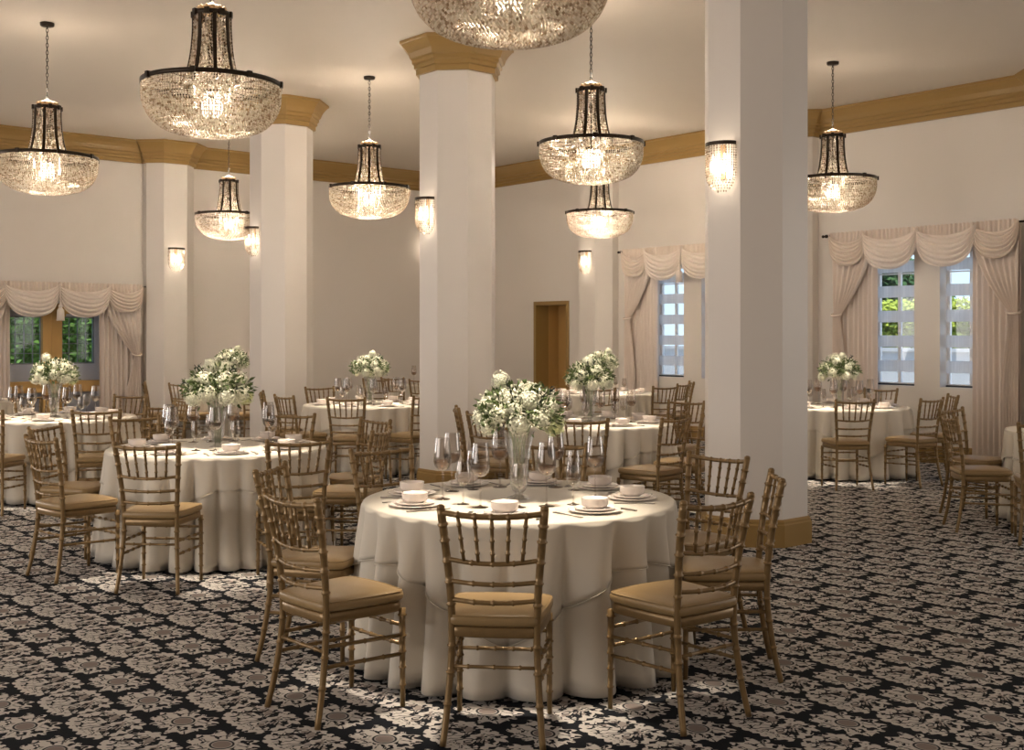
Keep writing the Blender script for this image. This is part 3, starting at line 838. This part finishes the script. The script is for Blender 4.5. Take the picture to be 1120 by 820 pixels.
TABLES = [  # x, y, name, cloth seed, turn
    (.035, 5.78, 'the nearest round table', 0, -.08), (-2.155, 8.45, 'the front left table', 1, -.55), (-4.56, 11.5, 'the table by the left window', 2, .3),
    (.73, 10.85, 'the table behind the nearest one', 1, -.25), (-1.68, 13.65, 'the table between the left pillars', 2, .5),
    (3.76, 13.25, 'the table by the right curtains', 0, .12), (1.27, 16.3, 'the far table by the far curtains', 2, .4),
    (-1.25, 19.2, 'the farthest table behind mid pillar', 1, .2), (-4.1, 16.9, 'the far table left of the left pillar', 0, .9),
    (5.03, 9.8, 'the table cut by the right edge', 1, .7), (-6.95, 14.3, 'the table at the far left edge', 2, .3)]
protoT = {}
def table_protos():
    for sd in (0, 1, 2):
        u_ = obj('tablecloth', cloth_bm(sd, False), M['cloth']); tag(u_, '', 'tablecloth', 'floor-length undercloths')
        o_ = obj('overlay_cloth', cloth_bm(sd, True), M['cloth']); tag(o_, '', 'tablecloth', 'square overlay cloths')
        obj('hem', hem_bm(sd), M['cloth'], o_)
        freeze(u_); freeze(o_); protoT[sd] = (u_, o_)
    t = thing('round_table', '', 'table', (0, 0, 0), 0, 'round banquet tables')
    bm = bmesh.new(); lathe(bm, [(0, TH-.035), (TR-.02, TH-.035), (TR-.012, TH-.02), (TR-.02, TH-.006), (0, TH-.006)], 48); obj('tabletop', bm, M['wood'], t)
    for k in range(4):
        a = pi/4+k*pi/2; bm = bmesh.new(); tube(bm, [(.5*cos(a), .5*sin(a), TH-.035), (.55*cos(a), .55*sin(a), .0)], .016); obj('leg', bm, M['steel'], t)
    protoT['t'] = freeze(t)
table_protos()
for x, y, nm, sd, rz in TABLES:
    place(protoT['t'], 'round banquet table hidden under the cloths of %s' % nm, (x, y, 0), rz)
    place(protoT[sd][0], 'cream floor-length undercloth on %s' % nm, (x, y, 0), rz)
    place(protoT[sd][1], 'cream square overlay cloth on top of %s' % nm, (x, y, 0), rz)
TZ = TH+.005

# ------------------------------------------------------------------ chairs
def chair_proto():
    t = thing('bamboo_chair', '', 'chair', (0, 0, 0), 0, 'gold bamboo-style banquet chairs')   # faces +y
    R = .0152
    def back_path(s):   # foot -> seat -> top
        return [(s*.193, -.245, 0), (s*.180, -.215, .14), (s*.168, -.190, .32), (s*.166, -.185, .45), (s*.172, -.195, .60), (s*.186, -.218, .76), (s*.200, -.250, .915)]
    for s in (-1, 1):
        bm = bmesh.new(); bamboo(bm, back_path(s), R*.85, [.17, .30, .41, .585, .68, .77, .86, .93], R*1.1)
        p = back_path(s)[-1]; lathe(bm, [(0, -.008), (.014, -.005), (.0165, .003), (.0155, .010), (.008, .016), (0, .017)], 10, p[0], p[1], p[2])
        obj('back_post', bm, M['gold'], t)
        bm = bmesh.new(); bamboo(bm, [(s*.190, .185, 0), (s*.188, .183, .42)], R*.72, [.22, .40, .56, .72, .93], R*1.0, knob=.34); obj('front_leg', bm, M['gold'], t)
    def bp(s, z):
        P = bez(back_path(s), 12)
        for a, b in zip(P[:-1], P[1:]):
            if a.z <= z <= b.z: return a.lerp(b, (z-a.z)/(b.z-a.z))
        return P[-1]
    def rail(z, r, nn, bow=.03, dip=.0):
        a, b = bp(-1, z), bp(1, z); pts = []
        for k in range(5):
            q = k/4; p = a.lerp(b, q); e = 1-(2*q-1)**2; pts.append((p.x, p.y-bow*e, p.z-dip*e))
        bm = bmesh.new(); bamboo(bm, pts, r, nn); return bm, pts
    def rp(z, q, bow=.03, dip=0.):
        a, b = bp(-1, z), bp(1, z); p = a.lerp(b, q); e = 1-(2*q-1)**2; return Vector((p.x, p.y-bow*e, p.z-dip*e))
    bm, _ = rail(.900, .0115, [.17, .34, .5, .66, .83], dip=.012); obj('top_rail', bm, M['gold'], t)
    for z, dip in ((.715, .012), (.628, .006), (.555, .006)):
        bm, _ = rail(z, .0095, [.28, .5, .72], dip=dip); obj('cross_rail', bm, M['gold'], t)
    for k in range(5):
        q = (k+1)/6; bm = bmesh.new(); bamboo(bm, [rp(.715, .5+(q-.5)*.93, dip=.012), rp(.900, q, dip=.012)], .0078, [.22, .5, .78], n=6, knob=.4); obj('spindle', bm, M['gold'], t)
    def seat_poly(g):
        P = []; 
        pts = [(-.163-g, -.195-g), (.163+g, -.195-g), (.200+g, .185+g), (-.200-g, .185+g)]
        for i in range(4):                          # rounded corners, bowed front and sides
            p = Vector(pts[i]); a = Vector(pts[i-1]); b = Vector(pts[(i+1) % 4]); rr = .03 if i < 2 else .06
            p0 = p+(a-p).normalized()*rr; p1 = p+(b-p).normalized()*rr
            for k in range(5):
                s = k/4; P.append(((1-s)**2*p0+2*s*(1-s)*p+s*s*p1))
            for k in range(1, 4):
                s = k/4; e = 4*s*(1-s); nx = (b-p).normalized(); nx = Vector((nx.y, -nx.x)); q1 = b+(p-b).normalized()*(.03 if (i+1) % 4 < 2 else .06)
                P.append(p1.lerp(q1, s)+nx*e*(.014 if i == 2 else .006))
        return P
    def slab(layers, m, name):
        bm = bmesh.new(); R_ = []
        for g, z in layers:
            R_.append([bm.verts.new((p.x, p.y, z)) for p in seat_poly(g)])
        for a, b in zip(R_[:-1], R_[1:]):
            n = len(a)
            for i in range(n): bm.faces.new((a[i], a[(i+1) % n], b[(i+1) % n], b[i]))
        bm.faces.new(R_[0][::-1])
        cv = bm.verts.new((0, 0, layers[-1][1]+(.010 if name == 'cushion' else 0)))
        n = len(R_[-1])
        for i in range(n): bm.faces.new((R_[-1][i], R_[-1][(i+1) % n], cv))
        return obj(name, bm, m, t)
    slab([(-.02, .408), (.0, .409), (.004, .414), (.004, .446), (0, .450)], M['gold'], 'seat_frame')
    cu = slab([(-.01, .451), (.004, .454), (.012, .464), (.013, .484), (.006, .494), (-.008, .500), (-.04, .505), (-.09, .509)], M['seat'], 'cushion')
    bm = bmesh.new(); P = [(p.x, p.y, .4935) for p in seat_poly(.008)]; tube(bm, P+[P[0]], .0032, 5, False); obj('piping', bm, M['seat'], cu)
    for s in (-1, 1):
        for zb, zf in ((.315, .305), (.235, .225)):
            bm = bmesh.new(); bamboo(bm, [bp(s, zb), (s*.189, .183, zf)], .0085, [.25, .5, .75], n=6, knob=.4); obj('stretcher', bm, M['gold'], t)
    for z in (.345, ):
        bm = bmesh.new(); bamboo(bm, [(-.189, .183, z), (.189, .183, z)], .0085, [.2, .4, .6, .8], n=6, knob=.4); obj('stretcher', bm, M['gold'], t)
    bm = bmesh.new(); bamboo(bm, [bp(-1, .295), bp(1, .295)], .0078, [.2, .5, .8], n=6, knob=.4); obj('stretcher', bm, M['gold'], t)
    bm = bmesh.new(); bamboo(bm, [(-.189, .183, .265), (.189, .183, .265)], .0085, [.2, .4, .6, .8], n=6, knob=.4); obj('stretcher', bm, M['gold'], t)
    return freeze(t)
CP = chair_proto()
HRS = ['twelve', 'one', 'two', 'three', 'four', 'five', 'six', 'seven', 'eight', 'nine', 'ten', 'eleven']
taken = {}
def clock(dx, dy, key):
    h = (90-math.degrees(atan2(dy, dx)))/30 % 12
    cands = sorted([(abs((h-k/2+6) % 12-6), k) for k in range(24)])
    full = [c for c in cands if c[1] % 2 == 0 and c[0] < .8]+[c for c in cands if c[1] % 2 == 1]+cands
    for d, k in full:
        s = ("%s o'clock" % HRS[k//2]) if k % 2 == 0 else ('half past %s' % HRS[k//2])
        if (key, s) not in taken: taken[(key, s)] = 1; return s
CH_ = [  # table index, x, y, heading (dx, dy)
    (0, -.05, 4.66, .10, 1), (0, -.73, 4.93, .74, .68), (0, -.93, 5.75, .98, -.16), (0, .68, 4.86, -.61, .79), (0, 1.00, 5.47, -1, .10),
    (0, .83, 6.14, -.75, -.66), (0, -.56, 6.47, .58, -.82), (0, .19, 6.62, -.15, -1),
    (1, -2.21, 7.28, .07, 1), (1, -1.43, 7.50, -.36, .93), (1, -1.16, 8.15, -.97, .20), (1, -1.33, 8.86, -.75, -.66), (1, -2.88, 7.64, .66, .75),
    (1, -3.04, 8.36, .98, -.18), (1, -2.82, 9.05, .6, -.8), (1, -1.9, 9.38, -.2, -1),
    (2, -3.73, 10.40, -.28, .96), (2, -4.62, 10.30, .05, 1), (2, -3.52, 10.95, -.90, .42), (2, -3.60, 11.66, -.8, -.6), (2, -4.27, 12.42, -.25, -.97), (2, -5.1, 12.4, .5, -.85),
    (3, .56, 9.30, .03, 1), (3, 1.13, 9.42, -.75, .66), (3, 1.47, 9.98, -.88, .45), (3, -.25, 10.56, .98, .1), (3, -.08, 10.0, .55, .83), (3, 1.42, 11.25, -.6, -.8), (3, .45, 11.75, .2, -1),
    (4, -1.74, 12.40, .03, 1), (4, -2.30, 12.75, .75, .66), (4, -2.58, 13.45, 1, .15), (4, -2.22, 14.35, .6, -.8), (4, -1.12, 12.70, -.75, .62), (4, -1.15, 14.35, -.6, -.8),
    (5, 3.46, 11.95, -.08, 1), (5, 4.22, 12.20, -.6, .8), (5, 4.52, 12.76, -.99, .1), (5, 4.27, 13.85, -.55, -.83), (5, 3.45, 14.15, .15, -1),
    (6, 1.12, 14.55, .15, 1), (6, 1.85, 15.05, -.5, .86), (6, 2.05, 15.8, -.8, .5), (6, 2.28, 16.25, -1, .0),
    (7, -1.75, 18.1, .4, .9), (7, -2.0, 17.6, .2, 1), (7, -1.30, 17.35, .1, 1),
    (8, -4.86, 16.1, .95, .30), (8, -4.42, 16.0, .2, .97), (8, -3.62, 16.05, -.5, .86),
    (9, 3.82, 9.40, .99, -.1), (9, 4.20, 10.14, .64, -.77), (9, 4.07, 8.82, .33, .94),
    (10, -6.02, 14.85, -.7, -.6)]
for ti, x, y, hx, hy in CH_:
    T = TABLES[ti]; dd = math.hypot(x-T[0], y-T[1]); kk = max(1, 1.0/dd); x, y = T[0]+(x-T[0])*kk, T[1]+(y-T[1])*kk
    ck = clock(x-T[0], y-T[1], ('chair', ti))
    place(CP, "gold bamboo-style chair at %s of %s" % (ck, T[2]), (x, y, .001), atan2(hy, hx)-pi/2)

# ------------------------------------------------------------------ tableware
def lathe_thing(name, cat, prof, m, n=28):
    bm = bmesh.new(); lathe(bm, prof, n); o = obj(name, bm, m); tag(o, '', cat); return o
plate = lathe_thing('dinner_plate', 'plate', [(0, 0), (.07, 0), (.085, .003), (.121, .010), (.124, .013), (.119, .014), (.085, .008), (0, .006)], M['china'], 40)
plate['group'] = 'dinner plates'; freeze(plate)
splate = lathe_thing('side_plate', 'plate', [(0, 0), (.055, 0), (.07, .003), (.094, .009), (.096, .014), (.092, .015), (.068, .008), (0, .006)], M['china'], 36); splate['group'] = 'small plates'; freeze(splate)
bowl = lathe_thing('soup_bowl', 'bowl', [(0, 0), (.040, 0), (.042, .005), (.056, .010), (.062, .022), (.063, .046), (.0635, .048), (.059, .048), (.057, .024), (.048, .014), (0, .011)], M['china'], 36); bowl['group'] = 'soup bowls'; freeze(bowl)
def wineglass(name, bowlp, h0, rs, fillz, fillr, liquid):
    t = thing(name, '', 'glass', (0, 0, 0), 0, name.replace('_', ' ')+'es')
    bm = bmesh.new(); lathe(bm, [(.0055, .009), (.0045, .014), (.0040, h0-.01), (.008, h0-.001)], 16); obj('stem', bm, M['glass'], t)
    bm = bmesh.new(); lathe(bm, [(0, .0), (rs, .0), (rs, .002), (.012, .005), (.0050, .010), (0, .0105)], 24); obj('foot', bm, M['foot'], t)
    bm = bmesh.new(); lathe(bm, bowlp, 24); lathe(bm, [(max(0, r-.0025), z+(.002 if i == 0 else 0)) for i, (r, z) in enumerate(bowlp)], 24); obj('bowl', bm, M['glass'], t)
    bm = bmesh.new(); P = []
    for r, z in bowlp:
        if z < fillz: P.append((max(0, r-.003), z+.002))
    P += [(fillr, fillz), (0, fillz+.0005)]; lathe(bm, P, 24); obj('drink', bm, liquid, t)
    return freeze(t)
tall = wineglass('wine_glass', [(0, .135), (.020, .138), (.036, .152), (.0435, .175), (.043, .200), (.039, .240), (.034, .285)], .137, .037, .182, .0405, M['wine'])
small = wineglass('water_goblet', [(0, .085), (.016, .088), (.029, .102), (.034, .122), (.033, .145), (.028, .185), (.026, .198)], .087, .030, .122, .031, M['water'])
def cutlery():
    t = thing('dinner_fork', '', 'fork', (0, 0, 0), 0, 'dinner forks')
    bm = bmesh.new(); box(bm, -.0035, .0035, -.10, .03, .001, .004); box(bm, -.006, .006, -.10, -.07, .001, .004); box(bm, -.010, .010, .03, .055, .001, .004); obj('handle', bm, M['steel'], t, False)
    for k in range(4):
        bm = bmesh.new(); x = -.0085+k*.0057; box(bm, x-.0015, x+.0015, .055, .095, .001, .004); obj('tine', bm, M['steel'], t, False)
    a = freeze(t)
    t = thing('dinner_knife', '', 'knife', (0, 0, 0), 0, 'dinner knives')
    bm = bmesh.new(); box(bm, -.006, .006, -.11, -.01, .001, .006); obj('handle', bm, M['steel'], t, False)
    bm = bmesh.new(); prism(bm, [(-.006, -.01), (.006, -.01), (.009, .06), (.006, .10), (-.004, .115), (-.006, .06)], .001, .003); obj('blade', bm, M['steel'], t, False)
    return a, freeze(t)
fork, knife = cutlery()
PA = [-3, -52, -97, -152, 166, 120, 78, 40]
GL = [(-.38, -.04, 0), (-.35, .26, 0), (-.27, -.21, 1), (-.185, -.31, 0), (0, -.31, 1), (.13, -.27, 0), (.26, -.22, 1), (.385, .05, 0), (.29, .30, 1), (.2, .41, 0), (-.1, .42, 0), (-.24, .32, 1)]
for ti, (x, y, nm, sd, rz) in enumerate(TABLES):
    if ti == 9: continue
    rnd = random.Random(ti); turn = 0 if ti == 0 else rnd.uniform(-.35, .35)
    def rel(dx, dy): return (dx*cos(turn)-dy*sin(turn), dx*sin(turn)+dy*cos(turn))
    if ti in (7, 10): angs = PA[::2]; gls = GL[::3]
    elif ti in (6, 8): angs = PA; gls = GL[::2]
    else: angs = PA; gls = GL
    for a in angs:
        a = radians(a); dx, dy = rel(.565*cos(a), .565*sin(a)); ck = clock(dx, dy, ('p', ti))
        place(plate, "white dinner plate at %s on %s" % (ck, nm), (x+dx, y+dy, TZ))
        if ti < 6: place(splate, "side plate under the bowl at %s on %s" % (ck, nm), (x+dx, y+dy, TZ+.0095))
        place(bowl, "white soup bowl at %s on %s" % (ck, nm), (x+dx, y+dy, TZ+(.0175 if ti < 6 else .0075)))
        if ti < 6:
            rz2 = atan2(dy, dx)+pi/2; tx, ty = -sin(atan2(dy, dx)), cos(atan2(dy, dx))
            place(fork, "steel fork beside the plate at %s on %s" % (ck, nm), (x+dx-tx*.165, y+dy-ty*.165, TZ), rz2)
            place(knife, "steel knife beside the plate at %s on %s" % (ck, nm), (x+dx+tx*.16, y+dy+ty*.16, TZ), rz2)
    for dx, dy, k in gls:
        dx, dy = rel(dx, dy); ck = clock(dx, dy, ('g', ti))
        place((tall, small)[k], "%s at %s on %s" % (('tall wine glass', 'small water goblet')[k], ck, nm), (x+dx, y+dy, TZ), rnd.uniform(0, 3), scale=(1.06, 1.06, 1.07) if k == 0 else (1.05,)*3)

# ------------------------------------------------------------------ vases and bouquets
def vase_proto():
    t = thing('glass_vase', '', 'vase', (0, 0, 0), 0, 'cut glass trumpet vases')
    bm = bmesh.new(); P = [(.0, 0), (.060, 0), (.058, .006), (.024, .018), (.018, .028), (.034, .040), (.041, .07), (.047, .16), (.057, .25), (.069, .31), (.076, .335)]
    n = 32; rings = []
    for r, z in P:
        rings.append([bm.verts.new((max(r, 1e-4)*(1+(.045 if z > .05 and i % 2 else 0))*cos(2*pi*i/n), max(r, 1e-4)*(1+(.045 if z > .05 and i % 2 else 0))*sin(2*pi*i/n), z)) for i in range(n)])
    for a, b in zip(rings[:-1], rings[1:]):
        for i in range(n): bm.faces.new((a[i], a[(i+1) % n], b[(i+1) % n], b[i]))
    obj('vase_body', bm, M['vase'], t, False)
    bm = bmesh.new(); lathe(bm, [(0, .05), (.028, .052), (.036, .08), (.040, .16), (.044, .20), (0, .2005)], 20); obj('water_fill', bm, M['water'], t)
    return freeze(t)
def blossom_bm(c, r, rnd, np=130):
    bm = bmesh.new(); c = Vector(c)
    bmesh.ops.create_icosphere(bm, subdivisions=2, radius=r*.74, matrix=Matrix.Translation(c))
    for k in range(np):
        zz = 1-2*(k+.5)/np; a = k*2.39996; q = sqrt(1-zz*zz); d = Vector((q*cos(a), q*sin(a), zz)); p = c+d*r*rnd.uniform(.80, 1.10)*(1+.10*sin(3*a+5*zz))
        e1 = d.orthogonal().normalized(); e2 = d.cross(e1); ro = rnd.uniform(0, pi)
        e1, e2 = e1*cos(ro)+e2*sin(ro), e2*cos(ro)-e1*sin(ro); s = r*.17
        pc = bm.verts.new(p-d*s*.25)
        for m in range(4):
            f1 = e1*cos(m*pi/2)+e2*sin(m*pi/2); f2 = e1*cos(m*pi/2+.75)+e2*sin(m*pi/2+.75); f3 = e1*cos(m*pi/2-.75)+e2*sin(m*pi/2-.75)
            v = [pc, bm.verts.new(p+f3*s*.75), bm.verts.new(p+f1*s*1.15+d*s*.25), bm.verts.new(p+f2*s*.75)]; bm.faces.new(v)
    return bm
def leaf(bm, p, d, L, w, rnd):
    d = d.normalized(); s = d.orthogonal().normalized(); q = d.cross(s); ro = rnd.uniform(0, 2*pi); s = s*cos(ro)+q*sin(ro); q = d.cross(s)
    v = [bm.verts.new(p), bm.verts.new(p+d*L*.45+s*w), bm.verts.new(p+d*L+q*L*.12), bm.verts.new(p+d*L*.45-s*w), bm.verts.new(p+d*L*.5-q*w*.4)]
    bm.faces.new((v[0], v[1], v[4])); bm.faces.new((v[1], v[2], v[4])); bm.faces.new((v[2], v[3], v[4])); bm.faces.new((v[3], v[0], v[4]))
def bouquet_proto(seed, balls):
    rnd = random.Random(seed); t = thing('bouquet', '', 'bouquet', (0, 0, 0), 0, 'hydrangea bouquets')   # origin at the vase rim
    for i, (bx, by, bz, r) in enumerate(balls):
        o = obj('blossom', blossom_bm((bx, by, bz), r*.92, rnd), M['petal'] if i != 4 else M['petal2'], t, False)
        if i == 4: o['label'] = 'lime green blossom'
    bm = bmesh.new()
    for k in range(1150):
        d = Vector((rnd.gauss(0, 1), rnd.gauss(0, 1), abs(rnd.gauss(0, .8))-.25)).normalized()
        rr = rnd.uniform(.05, .205); p = Vector((d.x*rr*1.05, d.y*rr*1.05, .07+d.z*rr*.8)); leaf(bm, p, d+Vector((rnd.gauss(0, .5), rnd.gauss(0, .5), rnd.gauss(0, .5))), rnd.uniform(.025, .05), .009, rnd)
    obj('foliage', bm, M['leaf'], t, False)
    bm = bmesh.new()
    for k in range(230):
        a = rnd.uniform(0, 2*pi); e = rnd.uniform(-.3, 1.2); rr = rnd.uniform(.14, .225)
        bmesh.ops.create_icosphere(bm, subdivisions=1, radius=rnd.uniform(.004, .008), matrix=Matrix.Translation((rr*cos(a)*cos(e), rr*sin(a)*cos(e), .07+rr*.85*sin(e))))
    obj('small_buds', bm, M['petal'], t, False)['kind'] = 'stuff'
    for k in range(7):
        a = rnd.uniform(0, 2*pi); e = rnd.uniform(.1, 1.1); d = Vector((cos(a)*cos(e), sin(a)*cos(e), sin(e))); bm = bmesh.new(); p0 = Vector((0, 0, .04))
        tube(bm, [p0+d*.05, p0+d*.24], .002, 5)
        for m in range(9):
            leaf(bm, p0+d*(.13+.012*m), d+Vector((rnd.gauss(0, .6), rnd.gauss(0, .6), rnd.gauss(0, .6))), .03, .006, rnd)
        obj('dark_sprig', bm, M['leafd'], t, False)
    bm = bmesh.new()
    for k in range(14):
        a = 2*pi*k/14; tube(bm, [(.018*cos(a), .018*sin(a), -.27), (.03*cos(a+.8), .03*sin(a+.8), -.05), (.07*cos(a+1), .07*sin(a+1), .06)], .0022, 5)
    obj('stems', bm, M['stem'], t, False)['kind'] = 'stuff'
    return freeze(t)
VP = vase_proto()
BA = bouquet_proto(3, [(-.15, -.05, .03, .052), (-.09, -.12, .09, .055), (.0, -.16, .05, .058), (.10, -.13, .07, .056), (.17, -.04, .03, .055), (.15, -.06, .12, .048),
                       (.05, -.09, .15, .056), (-.05, -.07, .16, .054), (-.15, .0, .12, .052), (.04, .03, .19, .052), (-.09, .0, .245, .045), (.13, .06, .15, .053), (-.08, .10, .12, .056),
                       (.05, .14, .09, .058), (-.14, .09, .04, .054), (.15, .10, .04, .054), (-.02, -.14, .11, .04), (-.19, -.02, .07, .038)])
BB = bouquet_proto(8, [(-.16, -.03, .02, .056), (-.10, -.13, .05, .058), (.02, -.16, .03, .060), (.12, -.11, .05, .058), (.18, -.0, .02, .054), (.13, -.05, .13, .052),
                       (.02, -.10, .13, .060), (-.10, -.06, .14, .056), (.05, .0, .21, .052), (-.04, .02, .23, .045), (.0, .08, .17, .055), (.13, .08, .11, .053), (-.13, .08, .10, .056),
                       (.02, .16, .05, .058), (-.13, .12, .02, .054), (.16, .10, .0, .05)])
for ti, (x, y, nm, sd, rz) in enumerate(TABLES):
    if ti in (7, 9, 10): continue
    place(VP, 'cut glass trumpet vase in the middle of %s' % nm, (x, y, TZ), ti*.3)
    place((BA, BB)[ti % 2 if ti else 0], 'white hydrangea bouquet in the vase on %s' % nm, (x, y, TZ+.335), ti*.5 if ti else 0, scale=(1.03, 1.03, 1.05) if ti == 0 else ((1.15,)*3 if ti in (1, 8) else (1.05,)*3))
